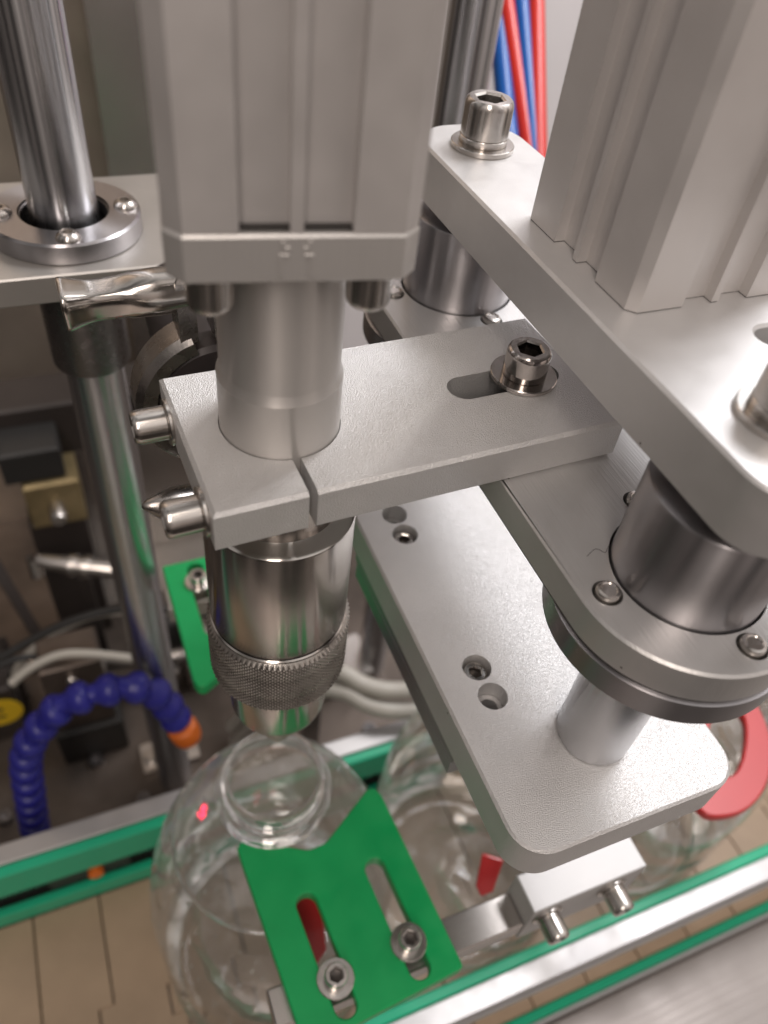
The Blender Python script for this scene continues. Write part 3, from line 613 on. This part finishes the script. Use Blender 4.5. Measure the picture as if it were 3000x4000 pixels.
# coloured air tubes at the back
for i, (top, bot, mt, lab) in enumerate([((277.5, 476.8, 3.8), (266.2, 431.4, -26.6), tubeb_m, 'blue air tube farthest left of the four, half behind the rod'), ((284.9, 485.9, 14.9), (273.5, 413.5, -38.8), tuber_m, 'slanting red air tube between two blue ones'),
                                    ((293.1, 482.7, 15.8), (276.7, 412.2, -38.5), tubeb_m, 'slanting blue air tube between two red ones'), ((301.6, 479.3, 16.7), (279.7, 411.0, -38.2), tuber_m, 'red air tube farthest right of the four')]):
    a, b = Vector(top), Vector(bot)
    single('air_tube', tube(spline([a + (a - b) * 2.5 + Vector((0, 0, 60)), a + (a - b), a, b, b + (b - a) * 0.6, b + (b - a) + Vector((0, 0, -12))]), 5.7), mt, lab, 'air tube', group='coloured air tubes')

# ================================================================== red sensor light and a film added on the wet bottle shoulder to catch it
rnd = random.Random(11); parts = []
for i in range(44):
    x, y, z = 13.1 + rnd.gauss(0, 1.9), 165.5 + rnd.gauss(0, 2.7), -239.4
    dr = math.hypot(x - 45, y - 157); zz = None
    for (ra, za), (rb, zb) in zip([(59, 174), (52.5, 191), (43.5, 208), (34.5, 219), (28, 226)], [(52.5, 191), (43.5, 208), (34.5, 219), (28, 226), (24.6, 231)]):
        if rb <= dr <= ra: zz = za + (zb - za) * (ra - dr) / (ra - rb)
    if zz is None: continue
    s_ = rnd.uniform(0.35, 0.9)
    parts.append(xf(rings_vf([(0.3, -0.9), (0.9, -0.4), (1, 0), (0.9, 0.4), (0.3, 0.9)], 9), Matrix.Translation((x - 45, y - 157, zz + 0.2)) @ Matrix.Diagonal((s_, s_ * 1.5, s_ * 0.6, 1))))
part('laser_catch_film', finish(*merge(parts), angle=80), catch_film_m, b1, kind='stuff')
ll = bpy.data.lights.new('laser_sensor_light', 'SPOT'); ll.energy = 20.0; ll.color = (1.0, 0.0, 0.06); ll.spot_size = math.radians(2.2); ll.spot_blend = 0.6; ll.shadow_soft_size = 0.0005
lo_ = bpy.data.objects.new('laser_sensor_light', ll); COL.objects.link(lo_)
src, dst = Vector((-150, 120, -120)) * S, Vector((12.6, 165.5, -239.4)) * S
lo_.location = src; lo_.rotation_euler = (dst - src).to_track_quat('-Z', 'Y').to_euler()

# small strut and lint
st = thing('angle_strut', 'dark slanting steel strut at the far left behind the rod', 'strut', (-96, 440, -491))
part('bar', finish(*tube_vf([(-20, 60, 235), (8, 10, 150), (30, -30, 60), (34, -36, 0)], 5.5, 4)), beam_m, st)
part('foot', box(22, -50, 0, 50, -22, 4, bev=0.5), beam_m, st)
part('lint', tube(spline([(-24, 11.5, 11.8), (-21, 12.5, 12.6), (-19.5, 10.5, 12.9), (-17.5, 12.0, 12.4), (-15.5, 13.5, 12.0)], 6), 0.07, 6), rubber_m, bp)

# more out-of-focus machinery
pp = thing('steel_pipe', 'horizontal steel pipe with shiny nuts low behind the left rod', 'pipe', (-60, 410, -491))
part('pipe', finish(*tube_vf(spline([(-90, 30, 40), (-20, 12, 42), (60, -8, 44), (130, -20, 46)]), 7, 20)), sheet_m, pp)
for x, y in ((0, 7), (78, -12)): part('nut', finish(*xf(rings_vf([(9.5, -6), (11, -5), (11, 5), (9.5, 6)], 6), Matrix.Translation((x, y, 43)) @ Matrix.Rotation(PI / 2, 4, 'Y')), angle=20), bolt_m, pp)
for x, y in ((-40, 16), (100, -16)): part('foot', box(x - 5, y - 5, 0, x + 5, y + 5, 36, bev=0.5), sheet_m, pp)
sv = thing('solenoid_valve', 'small grey solenoid valve with black connector behind the green rear plate', 'valve', (36, 420, -491))
part('body', box(-22, -14, 0, 22, 14, 34, bev=1.5), sheet_m, sv); part('coil', box(-12, -10, 34.2, 12, 10, 70, bev=2), rubber_m, sv)
part('port', lathe([(7, 0), (7, 10), (5, 12)], 24), bolt_m, sv, (-10, -14, 18), (90, 0, 0)); part('port', lathe([(7, 0), (7, 10), (5, 12)], 24), bolt_m, sv, (10, -14, 18), (90, 0, 0))
cb = thing('clevis_block', 'stepped grey steel block beside the cream hoses behind the nozzle', 'block', (150, 360, -491))
part('base', box(-40, -20, 0, 40, 24, 26, bev=1), sheet_m, cb); part('step', box(-30, -8, 26.2, 14, 24, 64, bev=1), dark_m, cb)
base_o = bpy.data.objects['machine_base']
hm_ = lathe([(6, 0), (6, 5), (5.2, 6), (lambda a: hexr(2.6, a), 6), (lambda a: hexr(2.5, a), 2)], 36)
for x, y in ((96, 300), (128, 286), (60, 290), (172, 300), (-20, 300), (-50, 345), (20, 372), (-120, 320), (100, 420), (-150, 430)): part('screw', hm_, dark_m, base_o, (x, y, -492))
single('sensor_cable', tube(spline([(-30, 395, -490), (-60, 400, -420), (-100, 396, -400), (-160, 380, -430), (-220, 370, -480)]), 2.4), rubber_m, 'thin dark cable looping low at the far left', 'cable')
single('drain_tube', tube(spline([(70, 420, -490), (40, 400, -400), (0, 392, -366), (-40, 398, -372), (-90, 405, -420), (-110, 405, -490)]), 3.4), white_m, 'thin pale tube arching behind the left rod', 'tube')
